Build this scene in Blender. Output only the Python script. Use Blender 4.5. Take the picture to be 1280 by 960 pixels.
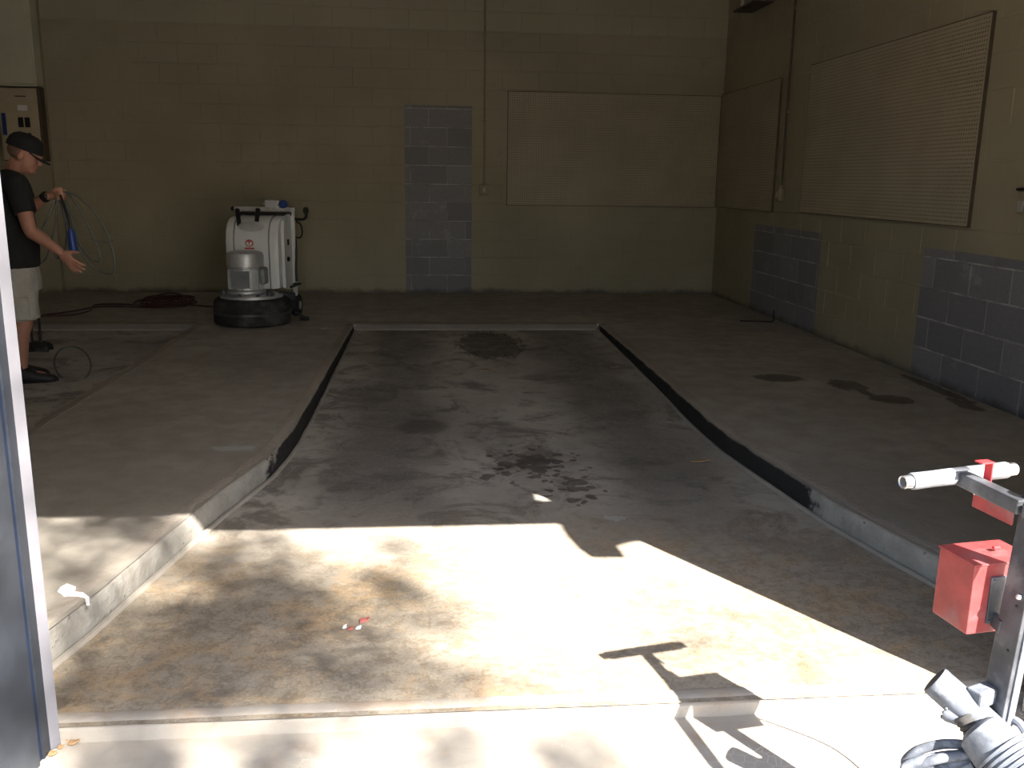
import bpy, bmesh, math, random
from mathutils import Vector, Matrix
random.seed(7)
S = bpy.context.scene
COL = S.collection
for o in list(bpy.data.objects): bpy.data.objects.remove(o)

# ---------------------------------------------------------------- camera
FPX, PITCH, YAW, ROLL, HC = 1134.482, -0.2206, 0.0942, 0.0143, 1.2716
BACK_Y, RIGHT_X = 10.435, 3.336
cF = Vector((math.sin(YAW)*math.cos(PITCH), math.cos(YAW)*math.cos(PITCH), math.sin(PITCH)))
cR0 = Vector((math.cos(YAW), -math.sin(YAW), 0)); cU0 = cR0.cross(cF)
cR = cR0*math.cos(ROLL)+cU0*math.sin(ROLL); cU = cU0*math.cos(ROLL)-cR0*math.sin(ROLL)
cam = bpy.data.cameras.new('camera'); camo = bpy.data.objects.new('camera', cam); COL.objects.link(camo)
cam.sensor_fit = 'HORIZONTAL'; cam.sensor_width = 36; cam.lens = 36*FPX/1280
cam.clip_start = 0.05; cam.clip_end = 300
M3 = Matrix((cR, cU, -cF)).transposed()
camo.matrix_world = Matrix.Translation((0, 0, HC)) @ M3.to_4x4()
S.camera = camo

# ---------------------------------------------------------------- sky, sun, exposure
SUN = Vector((0.612, -1.0, 1.065)).normalized()           # towards the sun
w = bpy.data.worlds.new('world'); S.world = w; w.use_nodes = True
nt = w.node_tree; bg = nt.nodes['Background']
sky = nt.nodes.new('ShaderNodeTexSky'); sky.sky_type = 'NISHITA'; sky.sun_disc = False
sky.sun_elevation = math.asin(SUN.z); sky.sun_rotation = math.atan2(SUN.x, SUN.y)
sky.air_density = 1.0; sky.dust_density = 1.5
nt.links.new(sky.outputs[0], bg.inputs[0]); bg.inputs[1].default_value = 0.066
sl = bpy.data.lights.new('sun', 'SUN'); sl.energy = 5.2; sl.angle = math.radians(0.53); sl.color = (1.0, 0.95, 0.87)
so = bpy.data.objects.new('sun', sl); COL.objects.link(so)
so.rotation_euler = (-SUN).to_track_quat('-Z', 'Y').to_euler(); so.location = (6, -10, 12)
S.view_settings.view_transform = 'Standard'; S.view_settings.look = 'None'
S.view_settings.gamma = 1; S.view_settings.use_curve_mapping = False
S.view_settings.exposure = 2.85

# ---------------------------------------------------------------- helpers
def at(px, py, Y):
    d = cF+cR*((px-640)/FPX)-cU*((py-480)/FPX)
    return Vector((0, 0, HC))+d*(Y/d.y)
def onz(px, py, z):
    d = cF+cR*((px-640)/FPX)-cU*((py-480)/FPX)
    return Vector((0, 0, HC))+d*((z-HC)/d.z)

class MB:
    """collects shapes into one mesh"""
    def __init__(s): s.v = []; s.f = []
    def add(s, vs, fs):
        n = len(s.v); s.v += [Vector(p) for p in vs]; s.f += [tuple(i+n for i in f) for f in fs]; return s
    def box(s, c, d, m=None, bev=0.0):
        bm = bmesh.new(); bmesh.ops.create_cube(bm, size=1)
        for v in bm.verts: v.co = Vector((v.co.x*d[0], v.co.y*d[1], v.co.z*d[2]))
        if bev: bmesh.ops.bevel(bm, geom=bm.edges[:], offset=bev, segments=2, affect='EDGES', profile=0.5)
        mm = (m or Matrix()); mt = Matrix.Translation(c)
        vs = [mt @ (mm @ v.co) for v in bm.verts]; bm.verts.index_update()
        fs = [[v.index for v in f.verts] for f in bm.faces]; bm.free(); return s.add(vs, fs)
    def bar(s, a, b, wdt, thk, side=None, bev=0.002):
        """rectangular bar from a to b; width along side"""
        a, b = Vector(a), Vector(b); z = (b-a); L = z.length; z.normalize()
        x = Vector(side or (1, 0, 0)); x = (x-z*x.dot(z)).normalized(); y = z.cross(x)
        m = Matrix((x, y, z)).transposed()
        return s.box((a+b)/2, (wdt, thk, L), m, bev)
    def loft(s, rings, cap=True, closed=False):
        n = len(rings[0]); vs = [p for r in rings for p in r]; fs = []
        R = len(rings); last = R if closed else R-1
        for i in range(last):
            j = (i+1) % R
            for k in range(n):
                l = (k+1) % n; fs.append((i*n+k, i*n+l, j*n+l, j*n+k))
        if cap and not closed:
            fs.append(tuple(range(n-1, -1, -1))); fs.append(tuple((R-1)*n+k for k in range(n)))
        return s.add(vs, fs)
    def tube(s, pts, r, n=10, closed=False, cap=True):
        pts = [Vector(p) for p in pts]; N = len(pts); rr = r if isinstance(r, (list, tuple)) else [r]*N
        rings = []; up = None
        for i, p in enumerate(pts):
            if closed: t = pts[(i+1) % N]-pts[i-1]
            else: t = pts[min(i+1, N-1)]-pts[max(i-1, 0)]
            t.normalize()
            if up is None: up = Vector((0, 0, 1)) if abs(t.z) < .9 else Vector((1, 0, 0))
            up = (up-t*up.dot(t)).normalized(); x = up.cross(t)
            rings.append([p+(x*math.cos(a)+up*math.sin(a))*rr[i] for a in [2*math.pi*k/n for k in range(n)]])
        return s.loft(rings, cap, closed)
    def cyl(s, a, b, r, r2=None, n=20): return s.tube([a, b], [r, r if r2 is None else r2], n)
    def lathe(s, prof, n=32, m=None, c=(0, 0, 0)):
        """profile of (radius, z); closed at the ends"""
        m = m or Matrix(); c = Vector(c)
        rings = [[c+m @ Vector((r*math.cos(2*math.pi*k/n), r*math.sin(2*math.pi*k/n), z)) for k in range(n)] for r, z in prof]
        return s.loft(rings)
    def ball(s, c, r, m=None, u=14, vv=9):
        r = (r, r, r) if not isinstance(r, (tuple, list)) else r
        m = m or Matrix(); c = Vector(c); prof = []
        vs = [c+m @ Vector((0, 0, -r[2]))]; fs = []
        for i in range(1, vv):
            a = -math.pi/2+math.pi*i/vv
            for k in range(u):
                b = 2*math.pi*k/u
                vs.append(c+m @ Vector((r[0]*math.cos(a)*math.cos(b), r[1]*math.cos(a)*math.sin(b), r[2]*math.sin(a))))
        vs.append(c+m @ Vector((0, 0, r[2]))); top = len(vs)-1
        for k in range(u):
            l = (k+1) % u; fs.append((0, 1+l, 1+k)); fs.append((top, top-u+k, top-u+l))
            for i in range(vv-2): fs.append((1+i*u+k, 1+i*u+l, 1+(i+1)*u+l, 1+(i+1)*u+k))
        return s.add(vs, fs)
    def prism(s, poly, d0, d1, fn):
        """poly in 2D, fn(u, v, d) -> 3D"""
        n = len(poly); return s.loft([[fn(u, v, d0) for u, v in poly], [fn(u, v, d1) for u, v in poly]])
    def mesh(s, name, mat=None, smooth=False, angle=40):
        me = bpy.data.meshes.new(name); me.from_pydata([tuple(v) for v in s.v], [], s.f)
        bm = bmesh.new(); bm.from_mesh(me); bmesh.ops.recalc_face_normals(bm, faces=bm.faces); bm.to_mesh(me); bm.free()
        if mat: me.materials.append(mat)
        if smooth:
            for p in me.polygons: p.use_smooth = True
            try: me.set_sharp_from_angle(angle=math.radians(angle))
            except Exception: pass
        return me
    def build(s, name, mat, parent=None, smooth=False, label=None, angle=40):
        o = bpy.data.objects.new(name, s.mesh(name, mat, smooth, angle)); COL.objects.link(o)
        if parent is not None: o.parent = parent
        if label: o['label'] = label
        return o

def tag(o, label=None, cat=None, group=None, kind=None):
    if label: o['label'] = label
    if cat: o['category'] = cat
    if group: o['group'] = group
    if kind: o['kind'] = kind
    return o
def empty(name, loc=(0, 0, 0), rz=0):
    o = bpy.data.objects.new(name, None); COL.objects.link(o); o.location = loc; o.rotation_euler = (0, 0, rz)
    o.empty_display_size = .1; return o
def crom(pts, n=8, closed=False):
    pts = [Vector(p) for p in pts]; out = []; N = len(pts)
    rng = range(N) if closed else range(N-1)
    for i in rng:
        if closed: a, b, c, d = pts[i-1], pts[i], pts[(i+1) % N], pts[(i+2) % N]
        else: a, b, c, d = pts[max(i-1, 0)], pts[i], pts[i+1], pts[min(i+2, N-1)]
        for k in range(n):
            t = k/n
            out.append(.5*((2*b)+(c-a)*t+(2*a-5*b+4*c-d)*t*t+(3*b-a-3*c+d)*t**3))
    if not closed: out.append(pts[-1])
    return out

# ---------------------------------------------------------------- material helpers
class NT:
    def __init__(s, name):
        s.m = bpy.data.materials.new(name); s.m.use_nodes = True; s.t = s.m.node_tree
        s.b = s.t.nodes['Principled BSDF']; s.g = None
    def new(s, k): return s.t.nodes.new(k)
    def link(s, a, b): s.t.links.new(a, b)
    def put(s, sock, v):
        if hasattr(v, 'is_output'): s.link(v, sock)
        elif isinstance(v, (tuple, list)) and len(v) == 3 and sock.type == 'RGBA': sock.default_value = (*v, 1)
        else: sock.default_value = v
    def math(s, op, a, b=None, c=None, clamp=False):
        n = s.new('ShaderNodeMath'); n.operation = op; n.use_clamp = clamp
        s.put(n.inputs[0], a)
        if b is not None: s.put(n.inputs[1], b)
        if c is not None: s.put(n.inputs[2], c)
        return n.outputs[0]
    def pos(s):
        if s.g is None:
            s.g = s.new('ShaderNodeNewGeometry').outputs['Position']
            sp = s.new('ShaderNodeSeparateXYZ'); s.link(s.g, sp.inputs[0]); s.x, s.y, s.z = sp.outputs
        return s.g
    def obj(s): return s.new('ShaderNodeTexCoord').outputs['Object']
    def scale(s, v, k):
        n = s.new('ShaderNodeMapping'); s.link(v, n.inputs[0]); n.inputs['Scale'].default_value = k; return n.outputs[0]
    def noise(s, sc, det=4, rough=.55, vec=None, dist=0.0):
        n = s.new('ShaderNodeTexNoise'); n.inputs['Scale'].default_value = sc; n.inputs['Detail'].default_value = det
        n.inputs['Roughness'].default_value = rough; n.inputs['Distortion'].default_value = dist
        s.link(vec if vec is not None else s.pos(), n.inputs['Vector']); return n.outputs['Fac']
    def ramp(s, f, a, b, va=0., vb=1.):
        n = s.new('ShaderNodeMapRange'); n.clamp = True; n.interpolation_type = 'SMOOTHSTEP'
        s.put(n.inputs['Value'], f); n.inputs['From Min'].default_value = a; n.inputs['From Max'].default_value = b
        n.inputs['To Min'].default_value = va; n.inputs['To Max'].default_value = vb; return n.outputs[0]
    def mix(s, f, a, b, mode='MIX'):
        n = s.new('ShaderNodeMix'); n.data_type = 'RGBA'; n.blend_type = mode
        s.put(n.inputs['Factor'], f); s.put(n.inputs[6], a); s.put(n.inputs[7], b); return n.outputs[2]
    def bump(s, h, st=.3, d=.01):
        n = s.new('ShaderNodeBump'); n.inputs['Strength'].default_value = st; n.inputs['Distance'].default_value = d
        s.link(h, n.inputs['Height']); s.link(n.outputs[0], s.b.inputs['Normal'])
    def out(s, col, rough=.7, metal=0., spec=.4):
        s.put(s.b.inputs['Base Color'], col); s.put(s.b.inputs['Roughness'], rough)
        s.b.inputs['Metallic'].default_value = metal; s.b.inputs['Specular IOR Level'].default_value = spec
        return s.m
    def within(s, ax, lo, hi):
        s.pos(); v = {'x': s.x, 'y': s.y, 'z': s.z}[ax]
        return s.math('MULTIPLY', s.math('GREATER_THAN', v, lo), s.math('LESS_THAN', v, hi))
    def blob(s, cx, cy, rx, ry, nz=.5, sc=8, lo=.95, hi=.75, det=4):
        """1 inside an irregular patch round (cx, cy) on the floor"""
        s.pos()
        a = s.math('DIVIDE', s.math('SUBTRACT', s.x, cx), rx); b = s.math('DIVIDE', s.math('SUBTRACT', s.y, cy), ry)
        d = s.math('SQRT', s.math('ADD', s.math('MULTIPLY', a, a), s.math('MULTIPLY', b, b)))
        n = s.math('MULTIPLY', s.math('SUBTRACT', s.noise(sc, det, .6), .5), nz*2)
        return s.ramp(s.math('ADD', d, n), lo, hi, 0, 1)

def simple(name, col, rough=.6, metal=0., spec=.4, var=.25, sc=12, bump=0., dirt=None, dirtamt=.5, local=True):
    t = NT(name); v = t.obj() if local else t.pos()
    n = t.noise(sc, 5, .6, v)
    c = t.mix(t.ramp(n, .3, .7), tuple(x*(1-var) for x in col), tuple(min(1, x*(1+var)) for x in col))
    if dirt: c = t.mix(t.math('MULTIPLY', t.ramp(t.noise(sc*.6, 6, .65, v), .48, .66), dirtamt), c, dirt)
    if bump: t.bump(t.noise(sc*6, 3, .6, v), bump, .004)
    return t.out(c, rough, metal, spec)

MAT = {}
# ---- painted block walls: one paint, bare grey blocks where a door or cabinet once stood
def wall_mat(name, mortar=False):
    t = NT(name); t.pos()
    big = t.noise(.9, 3, .5); fine = t.noise(70, 3, .6)
    paint = t.mix(t.ramp(big, .3, .7), (.285, .253, .178), (.345, .308, .22))
    paint = t.mix(t.math('MULTIPLY', t.ramp(t.noise(5, 5, .65), .55, .75), .25), paint, (.21, .18, .125))
    band = t.math('MULTIPLY', t.math('GREATER_THAN', t.z, 2.845), t.math('GREATER_THAN', t.y, 10.3))  # top courses at the back: bounced glow put into the paint colour
    paint = t.mix(t.math('MULTIPLY', band, .4), paint, (.40, .38, .29))
    rnd = t.new('ShaderNodeObjectInfo').outputs['Random']
    if mortar: bare = t.mix(t.ramp(t.noise(6, 4, .6), .35, .65), (.22, .218, .23), (.44, .44, .44))
    else:
        bare = t.mix(rnd, (.19, .187, .207), (.25, .245, .265))
        bare = t.mix(t.math('MULTIPLY', t.ramp(t.noise(4, 5, .65), .58, .72), .35), bare, (.50, .50, .50))
        bare = t.mix(t.ramp(fine, .35, .7, 0, .35), bare, (.13, .13, .14))
    wob = t.math('MULTIPLY', t.math('SUBTRACT', t.noise(9, 3, .6), .5), .012)
    xw = t.math('ADD', t.x, wob); yw = t.math('ADD', t.y, wob); zw = t.math('ADD', t.z, wob)
    def rng(v, lo, hi): return t.math('MULTIPLY', t.math('GREATER_THAN', v, lo), t.math('LESS_THAN', v, hi))
    back = t.math('GREATER_THAN', t.y, 10.3)
    m1 = t.math('MULTIPLY', t.math('MULTIPLY', rng(xw, -.246, .500), t.math('LESS_THAN', zw, 2.066)), back)
    rt = t.math('MULTIPLY', t.math('GREATER_THAN', t.x, 3.2), t.math('LESS_THAN', zw, .873))
    m2 = t.math('MULTIPLY', rng(yw, 7.515, 9.125), rt); m3 = t.math('MULTIPLY', rng(yw, 3.4, 5.886), rt)
    mask = t.math('MAXIMUM', m1, t.math('MAXIMUM', m2, m3))
    c = t.mix(mask, paint, bare)
    dirt = t.math('MULTIPLY', t.ramp(t.math('ADD', t.z, t.math('MULTIPLY', t.noise(6, 4, .6), .12)), .13, .05), .75)
    c = t.mix(dirt, c, (.05, .045, .04))
    t.bump(t.noise(90, 4, .7), .35, .004)
    return t.out(c, .62, 0, .35)
MAT['block'] = wall_mat('painted_block'); MAT['mortar'] = wall_mat('painted_joint', True)

def concrete(name, tone='slab'):
    t = NT(name); t.pos()
    n1 = t.noise(1.1, 5, .6, dist=.4); n2 = t.noise(6, 6, .68, dist=.3); n3 = t.noise(45, 4, .7)
    if tone == 'slab':
        c = t.mix(t.ramp(n1, .3, .7), (.255, .23, .195), (.345, .315, .272))
        c = t.mix(t.ramp(n2, .35, .75, 0, .5), c, (.21, .18, .15))
        # sweeping marks and spills
        st = t.blob(2.35, 5.78, .19, .14, .5, 9)
        for a in [(2.72, 5.55, .13, .18), (2.82, 5.15, .16, .13), (2.74, 5.32, .04, .2), (3.26, 5.45, .06, .5), (3.2, 5.0, .07, .2)]:
            st = t.math('MAXIMUM', st, t.blob(*a, .6, 12))
        c = t.mix(t.math('MULTIPLY', st, .8), c, (.055, .045, .035))
        paint = t.blob(-.93, 4.28, .13, .05, .7, 16); c = t.mix(t.math('MULTIPLY', paint, .5), c, (.45, .46, .47))
    elif tone == 'bay':
        c = t.mix(t.ramp(n1, .3, .7), (.28, .255, .225), (.41, .38, .335))
        c = t.mix(t.ramp(t.noise(2.3, 7, .7, dist=.9), .49, .62, 0, .8), c, (.125, .11, .096))
        c = t.mix(t.ramp(t.noise(9, 7, .75, dist=.6), .52, .68, 0, .6), c, (.11, .098, .086))
        # the wheels' dark tracks on either side of the paler middle
        for cx in (-.22, 1.12):
            wv = t.math('ADD', t.x, t.math('MULTIPLY', t.math('SUBTRACT', t.noise(1.6, 4, .6), .5), .55))
            d = t.math('ABSOLUTE', t.math('SUBTRACT', wv, cx))
            far = t.ramp(t.y, 2.6, 4.2)
            c = t.mix(t.math('MULTIPLY', t.math('MULTIPLY', t.ramp(d, .42, .12), far), .65), c, (.10, .09, .08))
        c = t.mix(t.ramp(n3, .5, .75, 0, .35), c, (.44, .41, .37))
        # rusty, sandy crust towards the door
        near = t.ramp(t.y, 3.9, 2.7); c = t.mix(t.math('MULTIPLY', near, .85), c, (.25, .212, .162))
        rust = t.math('MULTIPLY', t.math('MULTIPLY', t.ramp(t.noise(4.5, 8, .75, dist=.4), .47, .62), near), .55)
        c = t.mix(rust, c, (.36, .225, .105))
        c = t.mix(t.math('MULTIPLY', t.math('MULTIPLY', t.ramp(t.noise(24, 8, .75, dist=.5), .45, .6), near), .65), c, (.155, .12, .082))
        c = t.mix(t.math('MULTIPLY', t.math('MULTIPLY', t.ramp(t.noise(90, 4, .75), .5, .62), near), .5), c, (.36, .305, .225))
        c = t.mix(t.math('MULTIPLY', t.math('MULTIPLY', t.ramp(t.noise(5, 6, .7, dist=.6), .52, .66), near), .6), c, (.125, .105, .085))
        # oil and water spots
        vor = t.new('ShaderNodeTexVoronoi'); vor.inputs['Scale'].default_value = 15; vor.inputs['Randomness'].default_value = 1
        wv = t.new('ShaderNodeVectorMath'); wv.operation = 'ADD'
        wn = t.new('ShaderNodeTexNoise'); wn.inputs['Scale'].default_value = 12; t.link(t.g, wn.inputs['Vector'])
        ws = t.new('ShaderNodeVectorMath'); ws.operation = 'SCALE'; t.link(wn.outputs['Color'], ws.inputs[0]); ws.inputs['Scale'].default_value = .09
        t.link(t.g, wv.inputs[0]); t.link(ws.outputs[0], wv.inputs[1]); t.link(wv.outputs[0], vor.inputs['Vector'])
        vd = vor.outputs['Distance']
        def rad(cx, cy, rx, ry):
            u = t.math('DIVIDE', t.math('SUBTRACT', t.x, cx), rx); v = t.math('DIVIDE', t.math('SUBTRACT', t.y, cy), ry)
            return t.math('SQRT', t.math('ADD', t.math('MULTIPLY', u, u), t.math('MULTIPLY', v, v)))
        # the splashed heart of each spill runs together, its rim breaks up into drops
        st = t.ramp(t.math('ADD', vd, t.math('MULTIPLY', rad(.52, 4.33, .34, .36), .75)), .86, .78)
        for a in [(.66, 3.95, .2, .34), (.33, 4.12, .2, .16)]:
            st = t.math('MAXIMUM', st, t.ramp(t.math('ADD', vd, t.math('MULTIPLY', rad(*a), .75)), .80, .72))
        st = t.math('MULTIPLY', st, t.ramp(t.noise(10, 5, .7), .25, .55, .45, .9))
        big = t.math('ADD', rad(.52, 7.45, .30, .62), t.math('MULTIPLY', t.math('SUBTRACT', t.noise(14, 7, .8, t.scale(t.g, (1.2, .35, 1))), .5), 1.7))
        st = t.math('MAXIMUM', st, t.math('MULTIPLY', t.ramp(big, 1.0, .8), t.ramp(t.noise(20, 5, .7), .25, .6, .6, 1)))
        soft = t.blob(-.04, 5.03, .17, .2, .4, 7, 1.0, .6)
        st = t.math('MAXIMUM', st, t.math('MULTIPLY', soft, .55))
        # scattered small drips over the whole bay
        v2 = t.new('ShaderNodeTexVoronoi'); v2.inputs['Scale'].default_value = 5.5; t.link(t.scale(t.g, (1, .8, 1)), v2.inputs['Vector'])
        st = t.math('MAXIMUM', st, t.math('MULTIPLY', t.ramp(t.math('ADD', v2.outputs['Distance'], t.math('MULTIPLY', t.noise(25, 4, .7), .12)), .16, .12), t.ramp(t.noise(1.3, 3, .5), .5, .6, 0, .6)))
        c = t.mix(t.math('MULTIPLY', st, .85), c, (.038, .03, .025))
        c = t.mix(t.math('MULTIPLY', t.blob(.78, 3.55, .08, .04, 1.2, 40, .7, .5), .45), c, (.42, .43, .42))
    else:
        c = t.mix(t.ramp(n1, .3, .7), (.27, .24, .20), (.36, .325, .28))
        c = t.mix(t.ramp(t.noise(3, 6, .7), .5, .68, 0, .6), c, (.34, .225, .13))
        c = t.mix(t.ramp(n2, .55, .72, 0, .5), c, (.22, .19, .17))
        crack = t.new('ShaderNodeTexVoronoi'); crack.feature = 'DISTANCE_TO_EDGE'; crack.inputs['Scale'].default_value = 34
        t.link(t.g, crack.inputs['Vector'])
        c = t.mix(t.math('MULTIPLY', t.math('LESS_THAN', crack.outputs['Distance'], .022), t.ramp(t.noise(2.1, 4, .6), .5, .62, 0, .6)), c, (.56, .52, .46))
    h = t.math('ADD', t.math('MULTIPLY', n3, .4), t.math('MULTIPLY', n2, .8))
    t.bump(h, .35, .012)
    return t.out(c, t.ramp(n2, .3, .7, .55, .85), 0, .35)
MAT['slab'] = concrete('slab_concrete'); MAT['bay'] = concrete('bay_concrete', 'bay'); MAT['apron'] = concrete('apron_concrete', 'apron')

def curb_mat():
    t = NT('curb_concrete'); t.pos(); n = t.noise(7, 6, .68); n3 = t.noise(28, 5, .7)
    c = t.mix(t.ramp(n, .3, .7), (.21, .195, .17), (.32, .305, .275))
    c = t.mix(t.ramp(n3, .62, .7, 0, .8), c, (.05, .045, .04))
    yy = t.math('ADD', t.y, t.math('MULTIPLY', t.math('SUBTRACT', t.noise(5, 5, .7), .5), 1.1))
    side = t.math('GREATER_THAN', t.x, .4)
    lim = t.math('ADD', t.math('MULTIPLY', side, -.62), 4.16)
    rub = t.ramp(t.math('SUBTRACT', yy, lim), -.04, .06)
    rub = t.math('MULTIPLY', rub, t.math('LESS_THAN', t.z, -.004)); rub = t.math('MULTIPLY', rub, t.math('LESS_THAN', t.y, 8.05))
    c = t.mix(t.math('MULTIPLY', rub, .96), c, (.012, .012, .012))
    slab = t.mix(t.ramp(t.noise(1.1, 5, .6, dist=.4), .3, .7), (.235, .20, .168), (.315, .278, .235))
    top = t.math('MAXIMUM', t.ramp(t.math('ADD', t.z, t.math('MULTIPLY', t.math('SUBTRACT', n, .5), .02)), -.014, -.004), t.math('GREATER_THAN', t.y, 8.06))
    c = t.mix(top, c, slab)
    c = t.mix(t.math('MULTIPLY', t.math('GREATER_THAN', t.y, 8.06), .45), c, (.10, .085, .07))  # back edges darkened in colour to offset the light they face
    t.bump(t.math('ADD', n3, n), .5, .012)
    return t.out(c, .8, 0, .25)
MAT['curb'] = curb_mat()
MAT['peg'] = simple('pegboard_paint', (.36, .315, .235), .6, var=.08, sc=2)
MAT['peg_edge'] = simple('pegboard_batten', (.085, .066, .045), .7, var=.15)
MAT['peg_back'] = simple('raw_hardboard_hole_shade', (.15, .115, .075), .7, var=.15)
MAT['paint_steel'] = simple('painted_conduit', (.27, .225, .15), .5, var=.1)
MAT['panel'] = simple('panel_enamel', (.46, .40, .29), .5, var=.08, sc=4)
MAT['duct'] = simple('grey_green_enamel', (.50, .49, .37), .5, var=.06, sc=3)
MAT['white_label'] = simple('white_label', (.75, .75, .78), .6, var=.03)
MAT['dark_line'] = simple('dark_slot', (.08, .07, .055), .7, var=.1)
MAT['blue'] = simple('blue_plastic', (.02, .05, .22), .45, var=.15)
MAT['black'] = simple('black_plastic', (.012, .012, .013), .5, var=.3)
MAT['rubber'] = simple('black_rubber', (.018, .018, .018), .8, var=.4, sc=9, dirt=(.16, .15, .14), dirtamt=.35)
MAT['cowl'] = simple('white_cowl', (.62, .63, .64), .4, var=.04, sc=4, dirt=(.5, .49, .46), dirtamt=.3)
MAT['alu'] = simple('dusty_aluminium', (.52, .53, .54), .45, .55, var=.12, sc=10, dirt=(.4, .39, .37))
MAT['greymotor'] = simple('motor_grey', (.20, .21, .22), .5, .2, var=.15)
MAT['steel'] = simple('dark_steel', (.055, .058, .066), .5, .3, var=.3, sc=14, dirt=(.20, .205, .22), dirtamt=.5)
MAT['dust'] = simple('dusty_metal', (.095, .105, .125), .7, 0, var=.4, sc=22, dirt=(.25, .265, .30), dirtamt=.75)
MAT['grip'] = simple('pale_grip', (.145, .155, .17), .8, var=.16, sc=22, bump=.3)
MAT['chrome'] = simple('chrome', (.62, .63, .65), .25, .9, var=.05)
MAT['red'] = simple('red_box_paint', (.23, .035, .036), .45, var=.2, sc=16, dirt=(.19, .12, .125), dirtamt=.45)
MAT['redb'] = simple('bright_red_paint', (.55, .035, .04), .4, var=.12)
MAT['cord'] = simple('dark_red_cord', (.06, .025, .028), .6, var=.3)
MAT['cable'] = simple('grey_cable', (.10, .105, .095), .55, var=.2)
MAT['frame'] = simple('dark_blue_frame', (.022, .026, .034), .42, var=.25, sc=5, dirt=(.055, .058, .064), dirtamt=.4)
MAT['groove'] = simple('blue_seal', (.007, .014, .035), .6, var=.3)
MAT['strip'] = simple('pale_strip', (.135, .133, .15), .5, var=.06, sc=6)
MAT['tan'] = simple('tan_jamb', (.58, .52, .43), .7, var=.15)
MAT['skin'] = simple('skin', (.33, .16, .11), .55, var=.1, sc=14)
MAT['shirt'] = simple('black_cotton', (.010, .010, .011), .9, var=.3, sc=20, bump=.3)
MAT['cap'] = simple('black_twill', (.008, .008, .009), .85, var=.3, sc=20)
MAT['shorts'] = simple('khaki_cloth', (.31, .29, .26), .9, var=.14, sc=9, bump=.3)
MAT['shoe'] = simple('black_leather', (.014, .014, .015), .6, var=.4)
MAT['hair'] = simple('cropped_hair', (.13, .075, .055), .8, var=.2, sc=40)
MAT['bark'] = simple('bark', (.10, .075, .055), .9, var=.3)
MAT['leaf'] = simple('leaf', (.06, .13, .025), .5, var=.4, sc=2)
MAT['ceil'] = simple('ceiling_paint', (.80, .78, .72), .8, var=.06, sc=1, local=False)
MAT['whitepaint'] = simple('white_spill', (.85, .86, .88), .6, var=.03)
MAT['redprint'] = simple('red_print', (.45, .05, .04), .5, var=.05)
MAT['litter_red'] = simple('litter_red', (.32, .10, .09), .6, var=.2)
MAT['litter_tan'] = simple('dry_leaf', (.32, .20, .10), .8, var=.3)

# ---------------------------------------------------------------- setting
PIT = -.11
LEFT_X = -6.06
WALL_Y0, WALL_Y1 = 1.955, 2.14
CE = 3.46
# outlines of the sunken bay: (y, x_left, x_right)
ROWS = [(2.17, -1.155, 1.955), (2.49, -1.085, 1.875), (2.66, -1.045, 1.835), (3.0, -.985, 1.75), (3.4, -.912, 1.665), (3.7, -.85, 1.625),
        (4.14, -.745, 1.575), (4.42, -.712, 1.545), (4.7, -.695, 1.535), (5.2, -.688, 1.54), (5.6, -.682, 1.55), (6.4, -.674, 1.555), (8.14, -.655, 1.555)]
LB = -3.59   # the neighbouring bay lies this far to the left
def pit_z(y): return PIT if y < 5.2 else PIT+.055*(y-5.2)/(8.14-5.2)

m = MB()
def quad(m_, a, b, c, d): m_.add([a, b, c, d], [(0, 1, 2, 3)])
YB = 8.14; YBL = 8.30
for (y0, l0, r0), (y1, l1, r1) in zip(ROWS, ROWS[1:]):
    for a, b in (((LEFT_X, l0+LB), (LEFT_X, l1+LB)), ((r0+LB, l0), (r1+LB, l1)), ((r0, RIGHT_X), (r1, RIGHT_X))):
        quad(m, (a[0], y0, 0), (a[1], y0, 0), (b[1], y1, 0), (b[0], y1, 0))
quad(m, (LEFT_X, YB, 0), (RIGHT_X, YB, 0), (RIGHT_X, BACK_Y+.1, 0), (LEFT_X, BACK_Y+.1, 0))
floor = m.build('floor', MAT['slab']); tag(floor, 'dusty grey brown concrete floor around the sunken bays', kind='structure')
def bay(dx, nm):
    m = MB()
    for (y0, l0, r0), (y1, l1, r1) in zip(ROWS, ROWS[1:]):
        N = 6
        for k in range(N):
            f = lambda l, r, t: l+dx-.02+(r-l+.04)*t
            quad(m, (f(l0, r0, k/N), y0, pit_z(y0)), (f(l0, r0, (k+1)/N), y0, pit_z(y0)), (f(l1, r1, (k+1)/N), y1, pit_z(y1)), (f(l1, r1, k/N), y1, pit_z(y1)))
    return tag(m.build(nm, MAT['bay']), 'stained concrete floor of the sunken bay', kind='structure')
tag(bay(0, 'floor_bay'), 'stained concrete floor of the central sunken bay')
tag(bay(LB, 'floor_bay'), 'damp concrete floor of the sunken bay behind the man')

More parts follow.
